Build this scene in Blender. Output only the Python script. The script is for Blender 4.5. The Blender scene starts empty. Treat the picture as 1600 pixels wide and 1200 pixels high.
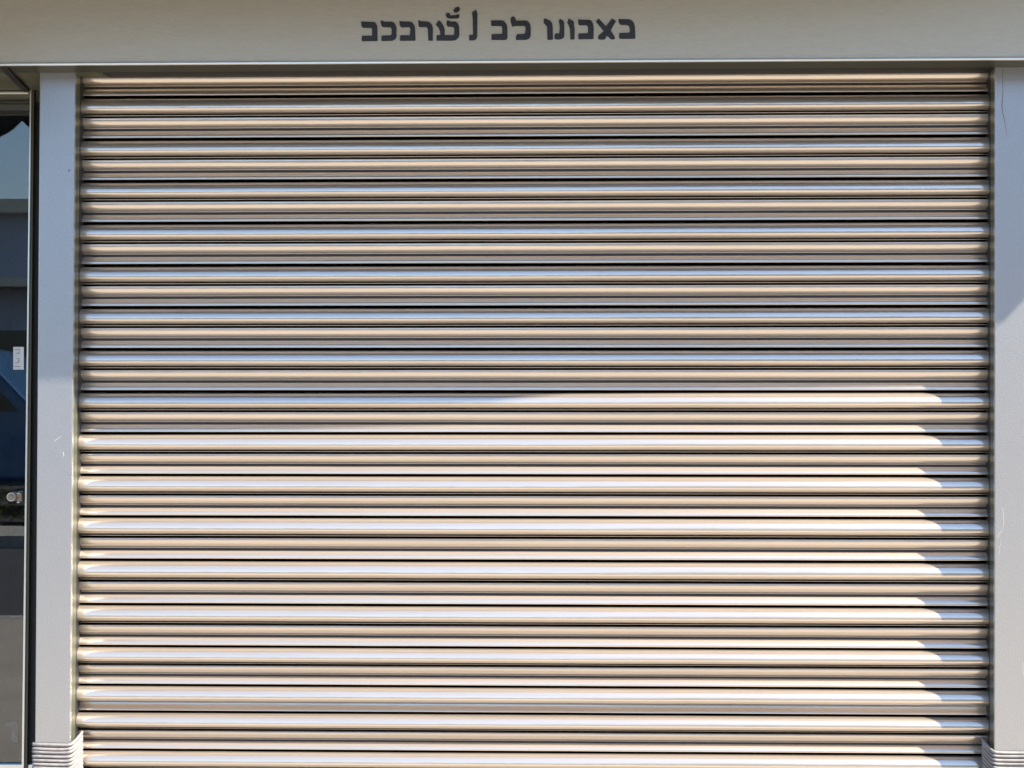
import bpy, bmesh, math, random
from mathutils import Vector, Matrix, Euler
random.seed(7)
R = math.radians
scene = bpy.context.scene
col = scene.collection

# ------------------------------------------------------------------ camera
F_PX = 2700.0
CAM = Vector((0.09, -3.65, 1.42))
ROT = Euler((R(90.0 + 0.38), R(0.0), R(1.7)), 'XYZ')
cd = bpy.data.cameras.new('camera'); cam = bpy.data.objects.new('camera', cd); col.objects.link(cam)
cam.location = CAM; cam.rotation_euler = ROT
cd.sensor_width = 36; cd.lens = 36 * F_PX / 1600; cd.clip_start = 0.05; cd.clip_end = 400
scene.camera = cam
MR = ROT.to_matrix()

def at(px, py, Y=0.0):
    """point of the vertical plane y = Y seen at photo pixel (px, py)"""
    d = MR @ Vector(((px - 800) / F_PX, -(py - 600) / F_PX, -1))
    t = (Y - CAM.y) / d.y
    return CAM + d * t

# ------------------------------------------------------------------ light
SUN = Vector((2.0, -1.0, 1.9))
S = SUN.normalized()
world = bpy.data.worlds.new('World'); scene.world = world; world.use_nodes = True
nt = world.node_tree; bg = nt.nodes['Background']
sky = nt.nodes.new('ShaderNodeTexSky'); sky.sky_type = 'NISHITA'; sky.sun_disc = False
sky.sun_elevation = math.asin(S.z); sky.sun_rotation = math.atan2(S.x, S.y)
sky.air_density = 1.0; sky.dust_density = 0.4; sky.ozone_density = 3
nt.links.new(sky.outputs['Color'], bg.inputs['Color']); bg.inputs['Strength'].default_value = 0.128
sd = bpy.data.lights.new('sun', 'SUN'); so = bpy.data.objects.new('sun', sd); col.objects.link(so)
sd.energy = 5.0; sd.angle = R(0.53); sd.color = (1.0, 0.90, 0.76)
so.rotation_euler = SUN.to_track_quat('Z', 'Y').to_euler(); so.location = (6, -3, 6)
scene.view_settings.view_transform = 'Standard'; scene.view_settings.look = 'None'
scene.view_settings.exposure = 1.78; scene.view_settings.gamma = 1
scene.cycles.max_bounces = 10; scene.cycles.glossy_bounces = 6

# ------------------------------------------------------------------ materials
def mat(name, base, metal=0.0, rough=0.5, var=0.0, vscale=(6, 6, 6), bump=0.0, bscale=(200, 200, 200), rvar=0.0,
        dark=None, spec=0.5, detail=4, coat=0.0):
    m = bpy.data.materials.new(name); m.use_nodes = True
    n = m.node_tree.nodes; l = m.node_tree.links; p = n['Principled BSDF']
    p.inputs['Base Color'].default_value = (*base, 1); p.inputs['Metallic'].default_value = metal
    p.inputs['Roughness'].default_value = rough; p.inputs['Specular IOR Level'].default_value = spec
    p.inputs['Coat Weight'].default_value = coat
    tc = n.new('ShaderNodeTexCoord')
    def noise(sc, det=detail, rg=0.55):
        mp = n.new('ShaderNodeMapping'); mp.inputs['Scale'].default_value = sc
        l.new(tc.outputs['Object'], mp.inputs['Vector'])
        t = n.new('ShaderNodeTexNoise'); t.inputs['Scale'].default_value = 1.0
        t.inputs['Detail'].default_value = det; t.inputs['Roughness'].default_value = rg
        l.new(mp.outputs['Vector'], t.inputs['Vector']); return t
    if var or dark:
        t = noise(vscale)
        r = n.new('ShaderNodeValToRGB')
        r.color_ramp.elements[0].position = 0.3; r.color_ramp.elements[1].position = 0.7
        c2 = dark if dark else tuple(b * (1 - var) for b in base)
        r.color_ramp.elements[0].color = (*c2, 1); r.color_ramp.elements[1].color = (*base, 1)
        l.new(t.outputs['Fac'], r.inputs['Fac']); l.new(r.outputs['Color'], p.inputs['Base Color'])
    if rvar:
        t = noise((vscale[0] * 2.3, vscale[1] * 2.3, vscale[2] * 2.3))
        mr = n.new('ShaderNodeMapRange'); mr.inputs['To Min'].default_value = rough - rvar; mr.inputs['To Max'].default_value = rough + rvar
        l.new(t.outputs['Fac'], mr.inputs['Value']); l.new(mr.outputs['Result'], p.inputs['Roughness'])
    if bump:
        t = noise(bscale, 3)
        b = n.new('ShaderNodeBump'); b.inputs['Strength'].default_value = bump; b.inputs['Distance'].default_value = 0.001
        l.new(t.outputs['Fac'], b.inputs['Height']); l.new(b.outputs['Normal'], p.inputs['Normal'])
    return m

M = {}
M['slat'] = mat('slat_metal', (0.63, 0.545, 0.455), 0.79, 0.13, 0.08, (3, 40, 120), 0.12, (25, 90, 260), 0.03)
def two_lobe(m, rough2, fac, tint=1.0):
    n = m.node_tree.nodes; l = m.node_tree.links; p = n['Principled BSDF']
    q = n.new('ShaderNodeBsdfPrincipled'); mx = n.new('ShaderNodeMixShader'); mx.inputs['Fac'].default_value = fac
    q.inputs['Metallic'].default_value = 1.0; q.inputs['Roughness'].default_value = rough2
    for nm in ('Base Color', 'Normal'):
        if p.inputs[nm].is_linked: l.new(p.inputs[nm].links[0].from_socket, q.inputs[nm])
        elif nm == 'Base Color': q.inputs[nm].default_value = p.inputs[nm].default_value
    l.new(p.outputs['BSDF'], mx.inputs[1]); l.new(q.outputs['BSDF'], mx.inputs[2])
    l.new(mx.outputs['Shader'], n['Material Output'].inputs['Surface'])
two_lobe(M['slat'], 0.46, 0.24)
M['gap_shade'] = mat('joint_shade', (0.008, 0.007, 0.006), 0, 0.9, 0.3, (20, 20, 20), spec=0.05)  # near-black: shade of the slat gaps and grooves put into the colour
M['gap_shade'].node_tree.nodes['Principled BSDF'].inputs['IOR'].default_value = 1.0
M['strip'] = mat('trough_shade', (0.022, 0.023, 0.028), 0, 0.5, 0.2, (20, 20, 20))  # dark colour standing in for the shaded trough of each slat
M['post'] = mat('post_metal', (0.40, 0.40, 0.405), 0.82, 0.36, 0.16, (330, 330, 330), 0.5, (300, 300, 300), 0.08)
M['rail'] = mat('rail_anodised', (0.10, 0.11, 0.075), 0.4, 0.4, 0.1, (5, 5, 5))
M['header'] = mat('header_metal', (0.385, 0.365, 0.31), 0.18, 0.45, 0.10, (60, 60, 420), 0.4, (90, 90, 500))
M['trim'] = mat('trim_metal', (0.75, 0.73, 0.66), 0.6, 0.3)
M['soffit'] = mat('soffit_metal', (0.04, 0.041, 0.026), 0.2, 0.5, 0.2, (4, 4, 4))
M['letter'] = mat('letter_vinyl', (0.016, 0.016, 0.020), 0, 0.5, 0.2, (60, 60, 60), 0.1)
M['black'] = mat('dark_metal', (0.012, 0.012, 0.013), 0.1, 0.6)
M['olive'] = mat('olive_panel', (0.10, 0.10, 0.065), 0.1, 0.6, 0.25, (8, 8, 8))
M['cord'] = mat('cord_fibre', (0.24, 0.225, 0.22), 0, 0.6, 0.35, (90, 90, 90), 0.4, (500, 500, 500))
M['wall'] = mat('wall_plaster', (0.55, 0.50, 0.42), 0, 0.85, 0.15, (3, 3, 3), 0.5, (60, 60, 60))
M['inside'] = mat('interior_dark', (0.03, 0.032, 0.04), 0, 0.8)
M['fabric'] = mat('awning_fabric', (0.04, 0.032, 0.024), 0, 0.9, 0.2, (10, 10, 10))
M['black_fabric'] = mat('black_fabric', (0.012, 0.013, 0.012), 0, 0.9)
M['pave'] = mat('pavement_stone', (0.40, 0.365, 0.31), 0, 0.8, 0.25, (1.5, 1.5, 1.5), 0.6, (30, 30, 30))
M['low_bounce'] = mat('bounce_cut_stone', (0.25, 0.225, 0.19), 0, 0.8, 0.25, (1.5, 1.5, 1.5), 0.6, (30, 30, 30))  # darker than the pavement to cut light bounced onto the slats
M['asphalt'] = mat('asphalt', (0.055, 0.056, 0.062), 0, 0.85, 0.3, (2, 2, 2), 0.6, (80, 80, 80))
M['kerb'] = mat('kerb_stone', (0.35, 0.34, 0.31), 0, 0.85, 0.2, (4, 4, 4))
M['soil'] = mat('soil', (0.10, 0.075, 0.05), 0, 0.95, 0.3, (5, 5, 5))
M['leaf'] = mat('leaf_green', (0.30, 0.30, 0.10), 0, 0.6, 0, (9, 9, 9), dark=(0.05, 0.07, 0.02))
M['van'] = mat('van_paint', (0.02, 0.10, 0.24), 0.2, 0.3, coat=0.5)
M['vanglass'] = mat('van_window', (0.012, 0.02, 0.03), 0, 0.08)
M['rubber'] = mat('tyre_rubber', (0.02, 0.02, 0.02), 0, 0.8)
M['steel'] = mat('brushed_steel', (0.62, 0.60, 0.55), 0.9, 0.3)
M['brass'] = mat('tarnished_steel', (0.35, 0.27, 0.2), 0.7, 0.5, 0.5, (80, 80, 80))
M['paper'] = mat('paper', (0.55, 0.56, 0.55), 0, 0.8, 0.12, (60, 60, 60))
M['ink'] = mat('ink', (0.03, 0.03, 0.06), 0, 0.7)
M['bwall'] = mat('building_render', (0.50, 0.53, 0.62), 0, 0.9, 0.12, (0.6, 0.6, 0.6))
M['bpale'] = mat('building_pale_trim', (0.68, 0.62, 0.48), 0, 0.8)
M['stain'] = mat('stain_brown', (0.24, 0.20, 0.17), 0.2, 0.6, 0.3, (90, 90, 90))
M['scuff'] = mat('scuff_white', (0.62, 0.62, 0.62), 0.1, 0.6)
g = bpy.data.materials.new('door_glass'); g.use_nodes = True
p = g.node_tree.nodes['Principled BSDF']; p.inputs['Base Color'].default_value = (0.75, 0.8, 0.85, 1)
p.inputs['Transmission Weight'].default_value = 1; p.inputs['Roughness'].default_value = 0.0; p.inputs['IOR'].default_value = 1.62
M['glass'] = g
# etched letter on the glass
M['etch'] = mat('etched_film', (0.5, 0.47, 0.44), 0, 0.9)
M['etch'].node_tree.nodes['Principled BSDF'].inputs['Alpha'].default_value = 0.12

# ------------------------------------------------------------------ helpers
def obj(name, bm, m, parent=None, smooth=False, bevel=0.0):
    me = bpy.data.meshes.new(name)
    if bevel:
        bmesh.ops.bevel(bm, geom=[e for e in bm.edges], offset=bevel, segments=2, affect='EDGES', profile=0.6, clamp_overlap=True)
    bmesh.ops.recalc_face_normals(bm, faces=bm.faces)
    bm.to_mesh(me); bm.free()
    me.materials.append(m)
    o = bpy.data.objects.new(name, me); col.objects.link(o)
    if smooth:
        for f in me.polygons: f.use_smooth = True
    if parent: o.parent = parent
    return o
def tag(o, label=None, cat=None, group=None, kind=None):
    if label: o['label'] = label
    if cat: o['category'] = cat
    if group: o['group'] = group
    if kind: o['kind'] = kind
    return o
def thing(name, label, cat, loc, group=None):
    o = bpy.data.objects.new(name, None); col.objects.link(o); o.location = loc; o.empty_display_size = 0.1
    return tag(o, label, cat, group)
def under(o, root):                      # parent keeping world coordinates
    o.parent = root; o.matrix_parent_inverse = Matrix.Translation(-Vector(root.location)); return o
def box(bm, x0, x1, y0, y1, z0, z1):
    v = [bm.verts.new((x, y, z)) for x in (x0, x1) for y in (y0, y1) for z in (z0, z1)]
    for f in ((0,1,3,2),(4,6,7,5),(0,4,5,1),(2,3,7,6),(0,2,6,4),(1,5,7,3)): bm.faces.new([v[i] for i in f])
def hexa(bm, c):                         # 8 corners: front TL TR BR BL, back TL TR BR BL
    v = [bm.verts.new(p) for p in c]
    for f in ((0,1,2,3),(7,6,5,4),(0,4,5,1),(1,5,6,2),(2,6,7,3),(3,7,4,0)): bm.faces.new([v[i] for i in f])
def prism(bm, pts, y0, y1):              # closed outline (x,z) between two depths
    pts = [tuple(q) for q in pts]
    a = [bm.verts.new((x, y0, z)) for x, z in pts]; b = [bm.verts.new((x, y1, z)) for x, z in pts]
    bm.faces.new(a); bm.faces.new(list(reversed(b)))
    for i in range(len(pts)):
        j = (i + 1) % len(pts); bm.faces.new((a[j], a[i], b[i], b[j]))
    bm.normal_update()
def tube(bm, pts, r, n=8):
    rings = []
    for i, p in enumerate(pts):
        a = Vector(pts[max(i - 1, 0)]); b = Vector(pts[min(i + 1, len(pts) - 1)])
        d = (b - a).normalized(); u = d.orthogonal().normalized()
        ref = Vector((0, 0, 1)) if abs(d.z) < 0.9 else Vector((0, 1, 0))
        u = d.cross(ref).normalized(); w = u.cross(d)
        rr = r[i] if isinstance(r, (list, tuple)) else r
        rings.append([bm.verts.new(Vector(p) + (u * math.cos(2*math.pi*k/n) + w * math.sin(2*math.pi*k/n)) * rr) for k in range(n)])
    for a, b in zip(rings, rings[1:]):
        for k in range(n): bm.faces.new((a[k], a[(k+1) % n], b[(k+1) % n], b[k]))
    bm.faces.new(rings[0]); bm.faces.new(list(reversed(rings[-1])))
def cyl(bm, c, axis, r, h, n=24, r2=None):
    c = Vector(c); ax = Vector(axis).normalized(); 
    tube(bm, [c, c + ax * h], [r, r if r2 is None else r2], n)

# ------------------------------------------------------------------ planes of the facade (metres, y grows into the building)
Y_HEAD, Y_POST, Y_BASE, Y_GLASS = -0.09, 0.0, 0.076, 0.22
z_head = at(800, 97.0, Y_HEAD).z
HT = z_head + 0.36                       # top of the header box

# ground ------------------------------------------------------------------
bm = bmesh.new(); box(bm, -60, 60, -120, 30, -0.6, -0.15)
tag(obj('ground', bm, M['soil']), kind='structure')
bm = bmesh.new(); box(bm, -40, 40, -6.8, -0.9, -0.149, 0.0)
tag(obj('pavement', bm, M['pave']), kind='structure')
bm = bmesh.new(); box(bm, -40, 40, -0.9, 6, -0.149, -0.001)  # unseen darker ground strip, added to cut bounced light
tag(obj('bounce_cut_ground', bm, M['low_bounce']), kind='structure')
bm = bmesh.new(); box(bm, -40, 40, -13.2, -6.95, -0.149, -0.12)
tag(obj('road', bm, M['asphalt']), kind='structure')
bm = bmesh.new(); box(bm, -40, 40, -6.95, -6.8, -0.149, 0.002); box(bm, -40, 40, -13.35, -13.2, -0.149, 0.002)
tag(obj('kerb', bm, M['kerb']), kind='structure')
bm = bmesh.new(); box(bm, -40, 40, -14.6, -13.35, -0.149, -0.002)
tag(obj('far_pavement', bm, M['kerb']), kind='structure')
bm = bmesh.new(); box(bm, -40, 40, -26, -16.0, -0.149, -0.06)
tag(obj('parking_lot', bm, M['asphalt']), kind='structure')

# ------------------------------------------------------------------ rolling shutter
XL, XR = at(118, 600, Y_BASE).x - 0.03, at(1552, 600, Y_BASE).x + 0.03
shut = thing('rolling_shutter', 'closed beige metal roller shutter of ribbed slats between two grey posts', 'shutter', ((XL + XR) / 2, Y_BASE, 0))
MM = 0.001
def profile(short=False):
    """(u, d): u runs down one slat pitch 0..66, d is how far it stands out in mm"""
    P = [(0.05, -16), (3.7, -16), (3.85, 5.0)]
    for k in range(0, 14):
        f = R(4 + 86 * k / 13); P.append((20.6 - 16.7 * math.cos(f), 5 + 21 * math.sin(f) ** 0.95))
    for k in range(1, 11):
        f = R(88 * k / 10); P.append((20.6 + 7.7 * math.sin(f), 8 + 18 * math.cos(f)))
    if short:
        P += [(28.5, -12), (29.4, -12), (29.5, 0.6), (31, 0.6), (33, 0.9), (36, 2.6), (39, 5.4), (41, 7.5), (42.2, 8.6), (43.3, 8.9), (43.7, 8.2), (43.9, 4), (44, -16)]
        return [(u * 66 / 44, d) for u, d in P]
    P += [(28.4, -12), (29.8, -12), (29.9, 5.4), (30.1, 6.3), (30.7, 6.3), (31.2, 5.4), (31.4, 2), (31.5, -10), (33.4, -10), (34.2, -1.0), (34.4, 9.4), (34.7, 10.9),
          (36, 11.3), (38, 11.15), (40, 10.7), (42, 9.9), (43.5, 9.0), (44.8, 7.8), (46.0, 6.2), (47.0, 4.3), (47.8, 2.0), (48.3, -0.2), (48.5, -3.6), (48.9, -3.6), (49.0, -1.2), (49.3, -0.4), (49.9, -0.5), (50.1, -1.6), (50.2, -3.8), (53.9, -3.8), (54.1, 0.6),
          (54.6, 1.6), (56.4, 3.7), (58.2, 5.8), (60.0, 7.8), (61.3, 9.0), (62.3, 9.6), (63.6, 10.0), (64.8, 10.1), (65.4, 9.8), (65.7, 8.6), (65.85, 5), (66, -16)]
    return P
rows = [81.5, 148.3, 214.8, 280.6, 346.6, 413, 479, 545, 611.5, 677, 742.6, 808, 876, 946, 1012, 1073, 1115, 1175, 1238]
zs = [at(800, r - 1.5, Y_BASE - 0.009).z for r in rows]
zs = [zs[0] + 0.0895 * 2, zs[0] + 0.0895] + zs
while zs[-1] > 0.12: zs.append(zs[-1] - 0.0895)
def make_slat(z0, z1, short, seed):
    rnd = random.Random(seed)
    prof = profile(short); bm = bmesh.new()
    stations = [XL, XL + 0.02] + [XL + (XR - XL) * k / 24 for k in range(1, 24)] + [XR - 0.02, XR]
    wob = [rnd.gauss(0, 0.00006) for _ in stations]; dwob = [rnd.gauss(0, 0.00012) for _ in stations]
    rings = []
    for x, wz, wd in zip(stations, wob, dwob):
        rings.append([bm.verts.new((x, Y_BASE - (d * MM + (wd if d > 4 else 0)), z0 - (z0 - z1) * u / 66 + wz)) for u, d in prof])
    for a, b in zip(rings, rings[1:]):
        for k in range(len(prof) - 1):
            f = bm.faces.new((a[k], a[k+1], b[k+1], b[k]))
            if min(prof[k][1], prof[k+1][1]) < -8: f.material_index = 1  # deep faces take the painted gap shade
            elif not short and 50.15 < prof[k][0] < 53.0 : f.material_index = 2  # trough floor takes its painted shade
    # back sheet gives the slat its thickness
    for ring in rings: pass
    bk = [[bm.verts.new((v.co.x, Y_BASE + 0.020, v.co.z)) for v in (r[0], r[-1])] for r in (rings[0], rings[-1])]
    bm.faces.new((bk[0][0], bk[1][0], bk[1][1], bk[0][1]))
    me_o = obj('slat', bm, M['slat'], None, True)
    me_o.data.materials.append(M['gap_shade']); me_o.data.materials.append(M['strip'])
    under(me_o, shut)
    return me_o
for i in range(len(zs) - 1):
    make_slat(zs[i], zs[i+1], abs((zs[i] - zs[i+1])) < 0.065, i)
bm = bmesh.new(); box(bm, XL, XR, Y_BASE - 0.02, Y_BASE + 0.02, 0.005, zs[-1])
under(obj('bottom_bar', bm, M['slat'], None, False, 0.003), shut)

# ------------------------------------------------------------------ posts
def quadpost(tl, tr, br, bl, yback, y0=0.0):
    """front face corners as points on y = Y_POST, carried on down to the ground"""
    def ext(a, b, z):
        t = (z - a.z) / (b.z - a.z); return a + (b - a) * t
    TL, TR = ext(tl, bl, z_head + 0.02), ext(tr, br, z_head + 0.02)
    BL, BR = ext(tl, bl, 0.0), ext(tr, br, 0.0)
    bm = bmesh.new(); back = Vector((0, yback - y0, 0)); TL, TR, BR, BL = [q + Vector((0, y0, 0)) for q in (TL, TR, BR, BL)]
    hexa(bm, [TL, TR, BR, BL, TL + back, TR + back, BR + back, BL + back])
    return bm
def scribble(bm, pts, r):
    tube(bm, pts, r, 5)
def post(name, label, corners, marks, inner=1):
    c = [at(*q, Y_POST) for q in corners]
    root = thing(name, label, 'post', ((c[3].x + c[2].x) / 2, 0.04, 0), 'posts on either side of the shutter')
    under(obj('post_body', quadpost(*c, 0.012), M['post'], None, False, 0.0022), root)
    under(obj('guide_rail', quadpost(*[p + Vector((0.0012 * sg, 0, 0)) for p, sg in zip(c, (1, -inner, -inner, 1) if inner > 0 else (1, -1, -1, 1))], 0.040, 0.0125), M['rail']), root)
    under(obj('rail_slot_shade', quadpost(*[p + Vector((0.0015 * sg, 0, 0)) for p, sg in zip(c, (1, -1, -1, 1))], 0.105, 0.0403), M['black']), root)  # black block painting in the shade where the slat ends meet the post
    for nm, m, pts, r in marks:
        bm = bmesh.new(); scribble(bm, [at(x, y, Y_POST - 0.0002) for x, y in pts], r)
        under(obj(nm, bm, M[m]), root)
    return root
post('metal_post', 'silver metal post left of the shutter, beside the glass door', [(62, 117), (117.5, 117), (109.5, 1200), (54.5, 1200)],
     [('dent', 'stain', [(107, 265), (108, 267), (109, 266), (108.5, 268)], 0.0014),
      ('scuff', 'scuff', [(85, 690), (88, 687), (92, 684), (94, 682)], 0.00025),
      ('scuff', 'scuff', [(98, 706), (99.5, 709), (99, 713)], 0.0003)])
rp = [(1567, 108), (1566.6, 130), (1566.8, 150), (1565.5, 165), (1567, 178), (1569.5, 186), (1571, 196), (1573, 206), (1573.5, 214)]
sc = [(1565.5, 794), (1567, 799), (1568.4, 810), (1567.4, 823), (1565, 830), (1560.5, 834), (1559.5, 839), (1559.8, 841)]
post('metal_post', 'silver metal post right of the shutter with a brown run mark near its top', [(1554.5, 105), (1680, 105), (1680, 1200), (1553.5, 1200)],
     [('run_mark', 'stain', rp, [0.0008, 0.0007, 0.0008, 0.0009, 0.0008, 0.0006, 0.0004, 0.0003, 0.0002]),
      ('scuff', 'scuff', sc, 0.0003),
      ('scuff', 'scuff', [(1563.5, 843), (1563.8, 849), (1561.5, 856), (1561, 862), (1561.3, 868)], 0.00022),
      ('scuff', 'scuff', [(1597, 1035), (1598.5, 1040), (1598, 1046), (1599, 1056)], 0.00025)])

# ------------------------------------------------------------------ cords wound round the posts
def coil(label, xa, xb, y0px, side, n):
    """xa, xb: outer and inner front corners in px; side +1 = shutter on the right"""
    bm = bmesh.new(); r = 0.0034
    A = at(xa, y0px, Y_POST); B = at(xb, y0px, Y_POST); y = Y_POST - r - 0.0006
    rnd = random.Random(3 if side > 0 else 5)
    pitch = 0.0083
    ztop = A.z
    for k in range(n):
        z = ztop - k * pitch + rnd.gauss(0, 0.0007); j = rnd.gauss(0, 0.0005)
        xo, xi = A.x - side * (r + 0.0014), B.x + side * (r + 0.001)
        pts = [(xo, 0.112, z - 0.002), (xo, 0.055, z - 0.001), (xo - side * 0.001, 0.012, z + j), (xo + side * 0.0005, y + 0.004, z), (xo + side * 0.006, y, z + 0.0004),
               ((xo + xi) / 2, y - 0.0006, z - 0.0004 + j), (xi - side * 0.012, y, z - 0.0012), (xi - side * 0.004, y - 0.0005, z + 0.0006), (xi, y + 0.004, z + 0.002),
               (xi + side * 0.004, 0.014, z + 0.007), (xi + side * 0.0095, 0.024, z + 0.014 + j), (xi + side * 0.011, 0.032, z + 0.018), (xi + side * 0.009, 0.040, z + 0.019)]
        # smooth the polyline a little
        P = [Vector(q) for q in pts]; Q = [P[0]]
        for a, b in zip(P, P[1:]): Q += [a.lerp(b, 0.3), a.lerp(b, 0.7)]
        Q.append(P[-1])
        tube(bm, Q, [r * (1 + rnd.gauss(0, 0.03)) for _ in Q], 8)
    # knot at the inner corner
    o = obj('wrapped_cord', bm, M['cord'], None, True)
    tag(o, label, 'cord', 'cords wound round the posts')
    return o
coil('pale cord wound many times round the foot of the left post', 55, 109.8, 1163, 1, 34)
coil('pale cord wound many times round the foot of the right post', 1680, 1553.6, 1175, -1, 33)

# ------------------------------------------------------------------ header box with its lettering
HX0, HX1 = -2.2, 1.75
head = thing('shutter_header', 'grey metal header box above the shutter with dark Hebrew lettering', 'header', (-0.1, Y_HEAD, z_head))
bm = bmesh.new(); box(bm, HX0, HX1, Y_HEAD, 0.30, z_head + 0.003, HT)
under(obj('fascia', bm, M['header'], None, False, 0.002), head)
bm = bmesh.new(); box(bm, HX0, HX1, Y_HEAD - 0.0035, Y_HEAD + 0.006, z_head - 0.0015, z_head + 0.0028)
under(obj('edge_highlight', bm, M['trim'], None, False, 0.0012), head)  # paler strip on the lip, strengthens its highlight by colour
bm = bmesh.new(); box(bm, HX0, HX1, Y_HEAD + 0.007, -0.003, z_head, z_head + 0.0025)
under(obj('soffit', bm, M['soffit']), head)
bm = bmesh.new(); box(bm, -0.895, HX1, -0.002, 0.29, z_head + 0.0004, z_head + 0.0027)
under(obj('slot_shade', bm, M['black']), head)  # black sheet painting in the shade of the shutter slot
G = [
 (560, [(65,462),(380,470),(430,495),(475,570),(480,950),(95,955),(82,900),(95,815),(345,815),(345,660),(325,625),(110,618),(80,580)]),
 (560, [(565,430),(600,435),(640,465),(830,465),(890,485),(940,560),(955,640),(952,850),(920,905),(850,942),(585,950),(572,905),(580,812),(800,805),(832,770),(832,650),(800,608),(620,602),(575,565),(560,500)]),
 (560, [(1028,442),(1080,460),(1280,462),(1345,485),(1405,560),(1420,640),(1430,925),(1415,940),(1045,945),(1040,830),(1060,805),(1285,803),(1300,640),(1270,603),(1090,610),(1050,580),(1030,530)]),
 (650, [(85,420),(110,455),(300,462),(350,485),(405,550),(425,620),(418,940),(308,940),(298,650),(270,610),(230,598),(80,602),(60,540),(60,440)]),
 (650, [(570,432),(620,465),(690,570),(720,660),(715,800),(930,800),(955,770),(955,630),(930,600),(790,585),(765,540),(770,435),(830,440),(860,460),(990,462),(1045,500),(1080,590),(1085,800),(1065,860),(1000,925),(900,940),(515,940),(515,815),(540,800),(610,797),(600,700),(570,620),(500,548),(510,510)]),
 (650, [(990,110),(1050,92),(1085,100),(1100,150),(1080,200),(1020,240),(985,245),(945,215),(940,165)]),
 (650, [(745,310),(755,260),(800,238),(840,255),(865,310),(1000,300),(1045,275),(1085,290),(1085,350),(1050,385),(830,390),(770,360)]),
 (650, [(1405,235),(1500,165),(1535,265),(1532,840),(1500,910),(1430,935),(1330,935),(1328,800),(1425,790),(1420,400)]),
 (740, [(435,432),(700,432),(760,450),(820,520),(845,600),(848,870),(820,915),(770,922),(450,922),(450,775),(700,770),(718,740),(710,610),(690,578),(450,570),(437,540)]),
 (740, [(1000,325),(1040,380),(1060,440),(1290,432),(1360,455),(1410,520),(1428,600),(1428,820),(1390,890),(1310,922),(1060,922),(1058,850),(1090,775),(1250,770),(1290,745),(1300,640),(1290,590),(1260,572),(1040,572),(970,592),(925,460),(930,370)]),
 (830, [(320,400),(360,385),(470,435),(525,500),(540,600),(545,910),(460,920),(405,915),(400,600),(370,555),(315,500),(310,430)]),
 (830, [(690,440),(715,405),(740,400),(800,440),(828,500),(830,800),(815,860),(770,895),(700,912),(600,905),(580,860),(590,775),(620,757),(700,755),(715,600)]),
 (830, [(935,385),(1040,440),(1070,480),(1072,560),(1085,640),(1085,905),(980,912),(970,640),(930,540),(900,490),(920,440)]),
 (830, [(1170,405),(1230,415),(1450,418),(1500,440),(1545,510),(1562,620),(1560,880),(1540,900),(1185,905),(1175,800),(1195,760),(1400,755),(1425,730),(1420,600),(1390,555),(1190,555),(1175,500)]),
 (900, [(570,385),(750,580),(900,385),(1000,450),(870,680),(960,830),(975,890),(940,910),(880,905),(765,815),(740,880),(700,912),(570,910),(545,860),(570,800),(690,700),(495,465)]),
 (900, [(1065,390),(1110,402),(1330,405),(1390,435),(1450,500),(1475,600),(1485,870),(1465,893),(1090,895),(1075,850),(1085,745),(1330,740),(1350,700),(1330,590),(1290,550),(1110,545),(1065,480)]),
]
for x0, pts in G:
    q = [at(x0 + a / 16.0, 5 + b / 16.0, Y_HEAD) for a, b in pts]
    bm = bmesh.new(); prism(bm, [(v.x, v.z) for v in q], Y_HEAD - 0.0012, Y_HEAD + 0.0005)
    bmesh.ops.triangulate(bm, faces=[f for f in bm.faces if len(f.verts) > 4], ngon_method='EAR_CLIP')
    under(obj('letter', bm, M['letter']), head)

# ------------------------------------------------------------------ glass shop door in its recess on the left
XD = at(36.5, 1200, Y_GLASS).x; XDt = at(47, 143, Y_GLASS).x
zr = at(20, 148, Y_GLASS).z; zr2 = at(20, 160, Y_GLASS).z; zb = at(20, 1193, Y_GLASS).z
door = thing('glass_door', 'glass shop door in a dark recess left of the shutter', 'door', (-1.8, Y_GLASS, 0))
bm = bmesh.new(); box(bm, -2.6, -1.02, Y_GLASS + 0.004, Y_GLASS + 0.010, zb, zr2)
under(obj('glass_pane', bm, M['glass']), door)
bm = bmesh.new(); box(bm, -2.6, -1.0, Y_GLASS - 0.002, Y_GLASS + 0.03, zr2, zr + 0.03)
under(obj('door_head', bm, M['olive']), door)
bm = bmesh.new(); box(bm, -2.6, XDt - 0.001, Y_GLASS - 0.012, Y_GLASS - 0.0025, zr, zr + 0.0052)
under(obj('head_trim', bm, M['trim'], None, False, 0.001), door)
bm = bmesh.new(); box(bm, -2.6, XDt, Y_GLASS - 0.006, Y_GLASS - 0.0025, zr2 + 0.001, zr2 + 0.0035)
under(obj('head_bead', bm, M['black']), door)
def strip(px0a, px0b, px1a, px1b, y0, y1):
    a, b = at(px0a, 140, y0), at(px0b, 140, y0); c, d = at(px1a, 1200, y0), at(px1b, 1200, y0)
    def ex(p, q, z): return p + (q - p) * ((z - p.z) / (q.z - p.z))
    T0, T1, B0, B1 = ex(a, c, z_head + .001), ex(b, d, z_head + .001), ex(a, c, 0), ex(b, d, 0)
    k = Vector((0, y1 - y0, 0)); bm = bmesh.new()
    hexa(bm, [T0, T1, B1, B0, T0 + k, T1 + k, B1 + k, B0 + k]); return bm
under(obj('frame_edge', strip(46.6, 49.0, 33.8, 37.2, Y_GLASS - 0.02, Y_GLASS + 0.003), M['trim'], None, False, 0.0008), door)
under(obj('jamb', strip(49.2, 53, 37.4, 42, Y_GLASS - 0.016, Y_GLASS + 0.03), M['olive']), door)
bm = bmesh.new(); box(bm, -2.6, -1.035, Y_GLASS - 0.01, Y_GLASS + 0.03, 0.0, zb)
under(obj('bottom_rail', bm, M['trim'], None, False, 0.002), door)
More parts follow.
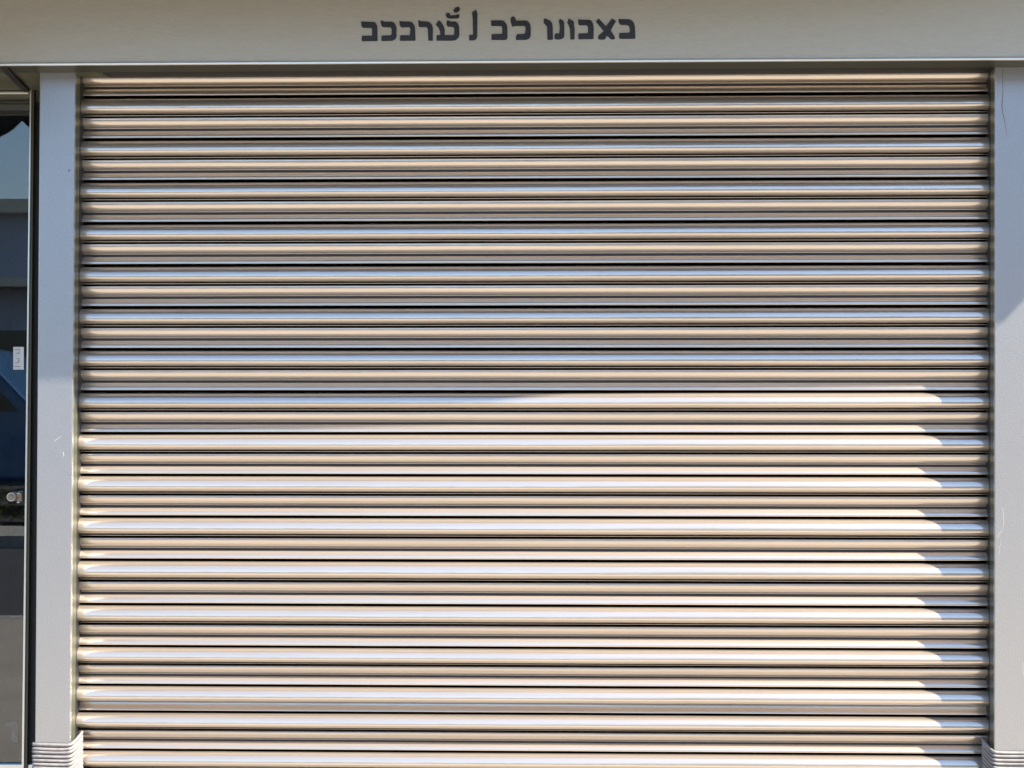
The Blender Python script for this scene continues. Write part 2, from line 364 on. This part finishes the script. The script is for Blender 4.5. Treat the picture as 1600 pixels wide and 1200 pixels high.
# recess ceiling with its door track
bm = bmesh.new(); box(bm, HX0 - 0.4, -0.9, 0.001, Y_GLASS + 0.06, z_head + 0.0005, z_head + 0.0028)
under(obj('recess_ceiling', bm, M['olive']), door)
xg0 = at(3, 108, Y_HEAD).x; xg1 = at(49, 139, Y_GLASS).x
bm = bmesh.new(); hexa(bm, [Vector(v) for v in ((xg0-.006, -.08, z_head-.001), (xg0+.008, -.08, z_head-.001), (xg0+.008, -.08, z_head-.006), (xg0-.006, -.08, z_head-.006),
                                                (xg1-.010, .195, z_head-.001), (xg1+.004, .195, z_head-.001), (xg1+.004, .195, z_head-.006), (xg1-.010, .195, z_head-.006))])
under(obj('door_track', bm, M['black']), door)
# handle bar behind the lock and the lock itself
L = at(17.3, 776.5, Y_GLASS - 0.03)
lock = bmesh.new(); cyl(lock, (L.x, Y_GLASS + 0.003, L.z), (0, -1, 0), 0.0098, 0.033, 28)
lo = under(obj('lock', lock, M['steel'], None, False, 0.0), door)
bm = bmesh.new(); cyl(bm, (L.x, L.y - 0.0005, L.z), (0, -1, 0), 0.0075, 0.002, 24); cyl(bm, (L.x, L.y - 0.0022, L.z), (0, -1, 0), 0.0032, 0.001, 16)
k = obj('keyhole', bm, M['brass']); k.parent = lo; 
a = at(24, 771, Y_GLASS - 0.02); b = at(34.5, 785, Y_GLASS - 0.02)
bm = bmesh.new(); prism(bm, [(a.x, a.z), (b.x, a.z + 0.001), (b.x, b.z + 0.004), (a.x + 0.005, b.z), (a.x + 0.004, b.z + 0.006)], Y_GLASS - 0.022, Y_GLASS - 0.004)
under(obj('lock_bracket', bm, M['brass'], None, False, 0.001), door)
for yy in (771, 785):
    c = at(28.5, yy, Y_GLASS - 0.024); bm = bmesh.new(); box(bm, c.x - 0.003, c.x + 0.003, c.y, c.y + 0.003, c.z - 0.0012, c.z + 0.0012)
    under(obj('bolt', bm, M['steel']), door)
# etched letter low on the glass
q = [at(8 + x, 1128 + y, Y_GLASS) for x, y in ((0, 0), (17, 0), (19, 2), (19, 32), (10, 32), (10, 6), (0, 6))]
bm = bmesh.new(); prism(bm, [(v.x, v.z) for v in q], Y_GLASS + 0.0030, Y_GLASS + 0.0038)
under(obj('letter', bm, M['etch']), door)
# paper note taped to the glass
q0, q1 = at(20.3, 542, Y_GLASS), at(36.6, 577.5, Y_GLASS)
note = thing('paper_note', 'small white paper note with a handwritten scrawl stuck on the glass door', 'note', (q0.x, Y_GLASS, q1.z))
bm = bmesh.new(); box(bm, q0.x, q1.x, Y_GLASS + 0.0022, Y_GLASS + 0.0038, q1.z, q0.z)
under(obj('paper', bm, M['paper']), note)
bm = bmesh.new()
for line in ([(23,546.5),(26,545.5),(28,547),(30.5,545),(30,548)], [(25,553),(28,552),(30,549.5),(30.5,553)], [(26,561),(29,560),(30.5,562.5),(28,564),(29,566),(31,565.5)], [(24,567),(28,567)], [(22.5,573.5),(26,572.5),(31,572.7)]):
    tube(bm, [at(x, y, Y_GLASS + 0.0020) for x, y in line], 0.00055, 5)
under(obj('handwriting', bm, M['ink']), note)

# ------------------------------------------------------------------ the shop behind: wall over the header, back room
shop = thing('shop_building', 'pale plastered shop building behind the header and posts', 'building', (0, 0.4, 0))
bm = bmesh.new(); box(bm, -7, 7, 0.30, 0.6, z_head + 0.02, 5.2); box(bm, -7, 7, -0.02, 0.299, HT + 0.002, 5.2)
under(obj('wall', bm, M['wall']), shop)
bm = bmesh.new(); box(bm, HX1 + 0.002, 7, 0.0, 0.6, 0.0, HT)
under(obj('side_wall', bm, M['wall']), shop)
bm = bmesh.new(); box(bm, -7, -2.61, 0.0, 0.6, 0.0, HT)
under(obj('side_wall', bm, M['wall']), shop)
XP = at(56, 600, 0.1).x
bm = bmesh.new()
box(bm, -7, 7, 5.0, 5.2, 0, 3); box(bm, -7, 7, 0.61, 5.0, z_head + 0.02, z_head + 0.2); box(bm, XP + 0.016, XP + 0.05, 0.107, 5.0, 0, z_head + 0.019); box(bm, -2.9, -2.7, 0.61, 5.0, 0, z_head)
box(bm, XP + 0.06, 1.9, 0.16, 0.22, 0, HT)
under(obj('interior_wall', bm, M['inside']), shop)
# dark jamb lining between door frame and post
bm = bmesh.new(); box(bm, at(36, 600, Y_GLASS).x + 0.014, XP + 0.015, Y_GLASS + 0.0, Y_GLASS + 0.05, 0, z_head)
under(obj('jamb_lining', bm, M['black']), shop)

# ------------------------------------------------------------------ awning over the shutter, just above the picture: throws the shade on the upper slats
YA = -0.43
def cast(px, py, Y):                     # where on the plane y = YA the ray from this wall point to the sun passes
    w = at(px, py, Y); t = (w.y - YA) / -SUN.y * 1.0
    return w + SUN * t
lip = [cast(px, py, 0.052) for px, py in ((-1100, 672), (-260, 670), (122, 664), (480, 651), (760, 632), (900, 604), (1100, 593), (1478, 581))]
aw = thing('awning', 'plain sheet awning jutting from the header over the shutter', 'awning', (lip[2].x, 0, lip[2].z))
bm = bmesh.new(); th = 0.03
vs = []
for v in lip:
    vs.append([bm.verts.new((v.x, YA, v.z)), bm.verts.new((v.x, YA, v.z + th)), bm.verts.new((v.x, -0.0925, v.z + th + 0.09)), bm.verts.new((v.x, -0.0925, v.z + 0.09))])
for a, b in zip(vs, vs[1:]):
    for k in range(4): bm.faces.new((a[k], a[(k+1) % 4], b[(k+1) % 4], b[k]))
bm.faces.new(vs[0]); bm.faces.new(list(reversed(vs[-1])))
under(obj('sheet', bm, M['fabric']), aw)

# scalloped awning of the next shop, seen only in the door glass
sa = thing('scalloped_awning', 'black awning with a scalloped edge over the glass door', 'awning', (-1.8, -0.3, 2.2))
bm = bmesh.new(); x0 = -1.37; zc = 2.162; w = 0.23
pts = []
for s in range(-6, 1):
    for k in range(0, 10):
        u = k / 10; pts.append((x0 + s * w + u * w, zc - 0.055 * math.sin(math.pi * u) ** 0.75))
pts = [q for q in pts if q[0] < -1.17]
pts += [(pts[-1][0], 2.30), (pts[0][0], 2.30)]
prism(bm, pts, -0.52, -0.514)
bmesh.ops.triangulate(bm, faces=[f for f in bm.faces if len(f.verts) > 4], ngon_method='EAR_CLIP')
under(obj('valance', bm, M['black_fabric']), sa)
bm = bmesh.new(); hexa(bm, [Vector(v) for v in ((pts[0][0], -0.51, 2.30), (-1.17, -0.51, 2.30), (-1.17, -0.51, 2.285), (pts[0][0], -0.51, 2.285),
                                                (pts[0][0], -0.095, 2.5), (-1.17, -0.095, 2.5), (-1.17, -0.095, 2.485), (pts[0][0], -0.095, 2.485))])
under(obj('canopy', bm, M['black_fabric']), sa)

# ------------------------------------------------------------------ across the street (seen in the glass and smeared in the slats)
van = thing('parked_van', 'dark blue van parked across the street, mirrored in the door glass', 'van', (-8.6, -18.3, -0.06))
def vprof(inset=0): return [(-11.2, .35), (-5.7, .35), (-5.55, .6), (-5.6, .95), (-6.5, 1.2), (-7.25, 1.98), (-7.6, 2.06), (-11.1, 2.06), (-11.25, 1.6)]
bm = bmesh.new(); prism(bm, vprof(), -19.2, -17.4); under(obj('body', bm, M['van'], None, False, 0.05), van)
for xs in ([(-6.75, 1.22), (-7.35, 1.85), (-8.1, 1.88), (-8.1, 1.22)], [(-8.2, 1.22), (-8.2, 1.88), (-9.6, 1.88), (-9.6, 1.22)], [(-9.7, 1.22), (-9.7, 1.88), (-11, 1.88), (-11, 1.22)]):
    bm = bmesh.new(); prism(bm, xs, -17.398, -17.385); under(obj('window', bm, M['vanglass']), van)
for x in (-7.95, -10.4):
    bm = bmesh.new(); cyl(bm, (x, -17.6, .28), (0, 1, 0), .33, .22, 28); w_ = under(obj('wheel', bm, M['rubber']), van)
    bm = bmesh.new(); cyl(bm, (x, -17.379, .28), (0, 1, 0), .19, .01, 20); rim = obj('rim', bm, M['steel']); rim.parent = w_
bm = bmesh.new(); cyl(bm, (-5.62, -17.5, .8), (0, 1, 0), .09, .12, 16); under(obj('headlight', bm, M['scuff']), van)

bm = bmesh.new()
for k in range(9000):
    x = random.uniform(-14, 10); y = random.uniform(-15.6, -14.7); h = .38 + .16 * math.sin(x * 1.7) * math.sin(x * .6 + 1) + random.uniform(-.05, .12)
    z = random.uniform(0, h); c = Vector((x, y, z)); s = random.uniform(.02, .045)
    u = Vector((random.gauss(0, 1), random.gauss(0, 1), random.gauss(0, 1))).normalized(); v = u.orthogonal().normalized()
    a_, b_, c_, d_ = c - u * s, c + v * s * .5, c + u * s, c - v * s * .5
    bm.faces.new([bm.verts.new(q) for q in (a_, b_, c_, d_)])
me = bpy.data.meshes.new('ground_cover'); bm.to_mesh(me); bm.free(); me.materials.append(M['leaf'])
o = bpy.data.objects.new('ground_cover', me); col.objects.link(o); tag(o, 'low green planting along the far kerb', 'plants', kind='stuff')

tb = thing('street_building', 'taller beige building across the street on the right', 'building', (14, -28, 0))
bm = bmesh.new(); box(bm, 1, 40, -34, -26, -.06, 9.0); under(obj('wall', bm, M['wall']), tb)
for i in range(12):
    for j in range(3):
        bm = bmesh.new(); x = 2 + i * 3.1; box(bm, x, x + 1.6, -25.999, -25.95, 1 + j * 2.8, 2.6 + j * 2.8); under(obj('window', bm, M['vanglass']), tb)
ob = thing('street_building', 'low grey building across the street, mirrored in the door glass', 'building', (0, -28, 0))
bm = bmesh.new(); box(bm, -40, 40, -34, -27, -.06, 4.7); under(obj('wall', bm, M['bwall']), ob)
bm = bmesh.new(); box(bm, -40.2, 40.2, -34.2, -26.6, 4.702, 4.95); under(obj('roof', bm, M['bpale']), ob)
bm = bmesh.new(); box(bm, -40, 40, -26.999, -26.2, 3.35, 3.5); under(obj('canopy', bm, M['bpale']), ob)
for i in range(26):
    x = -38 + i * 3
    bm = bmesh.new(); box(bm, x, x + 1.7, -26.998, -26.95, .9, 2.6); f = under(obj('window', bm, M['vanglass']), ob)
    bm = bmesh.new(); box(bm, x + 1.95, x + 2.2, -26.998, -26.7, -.05, 3.34); under(obj('pilaster', bm, M['bpale']), ob)
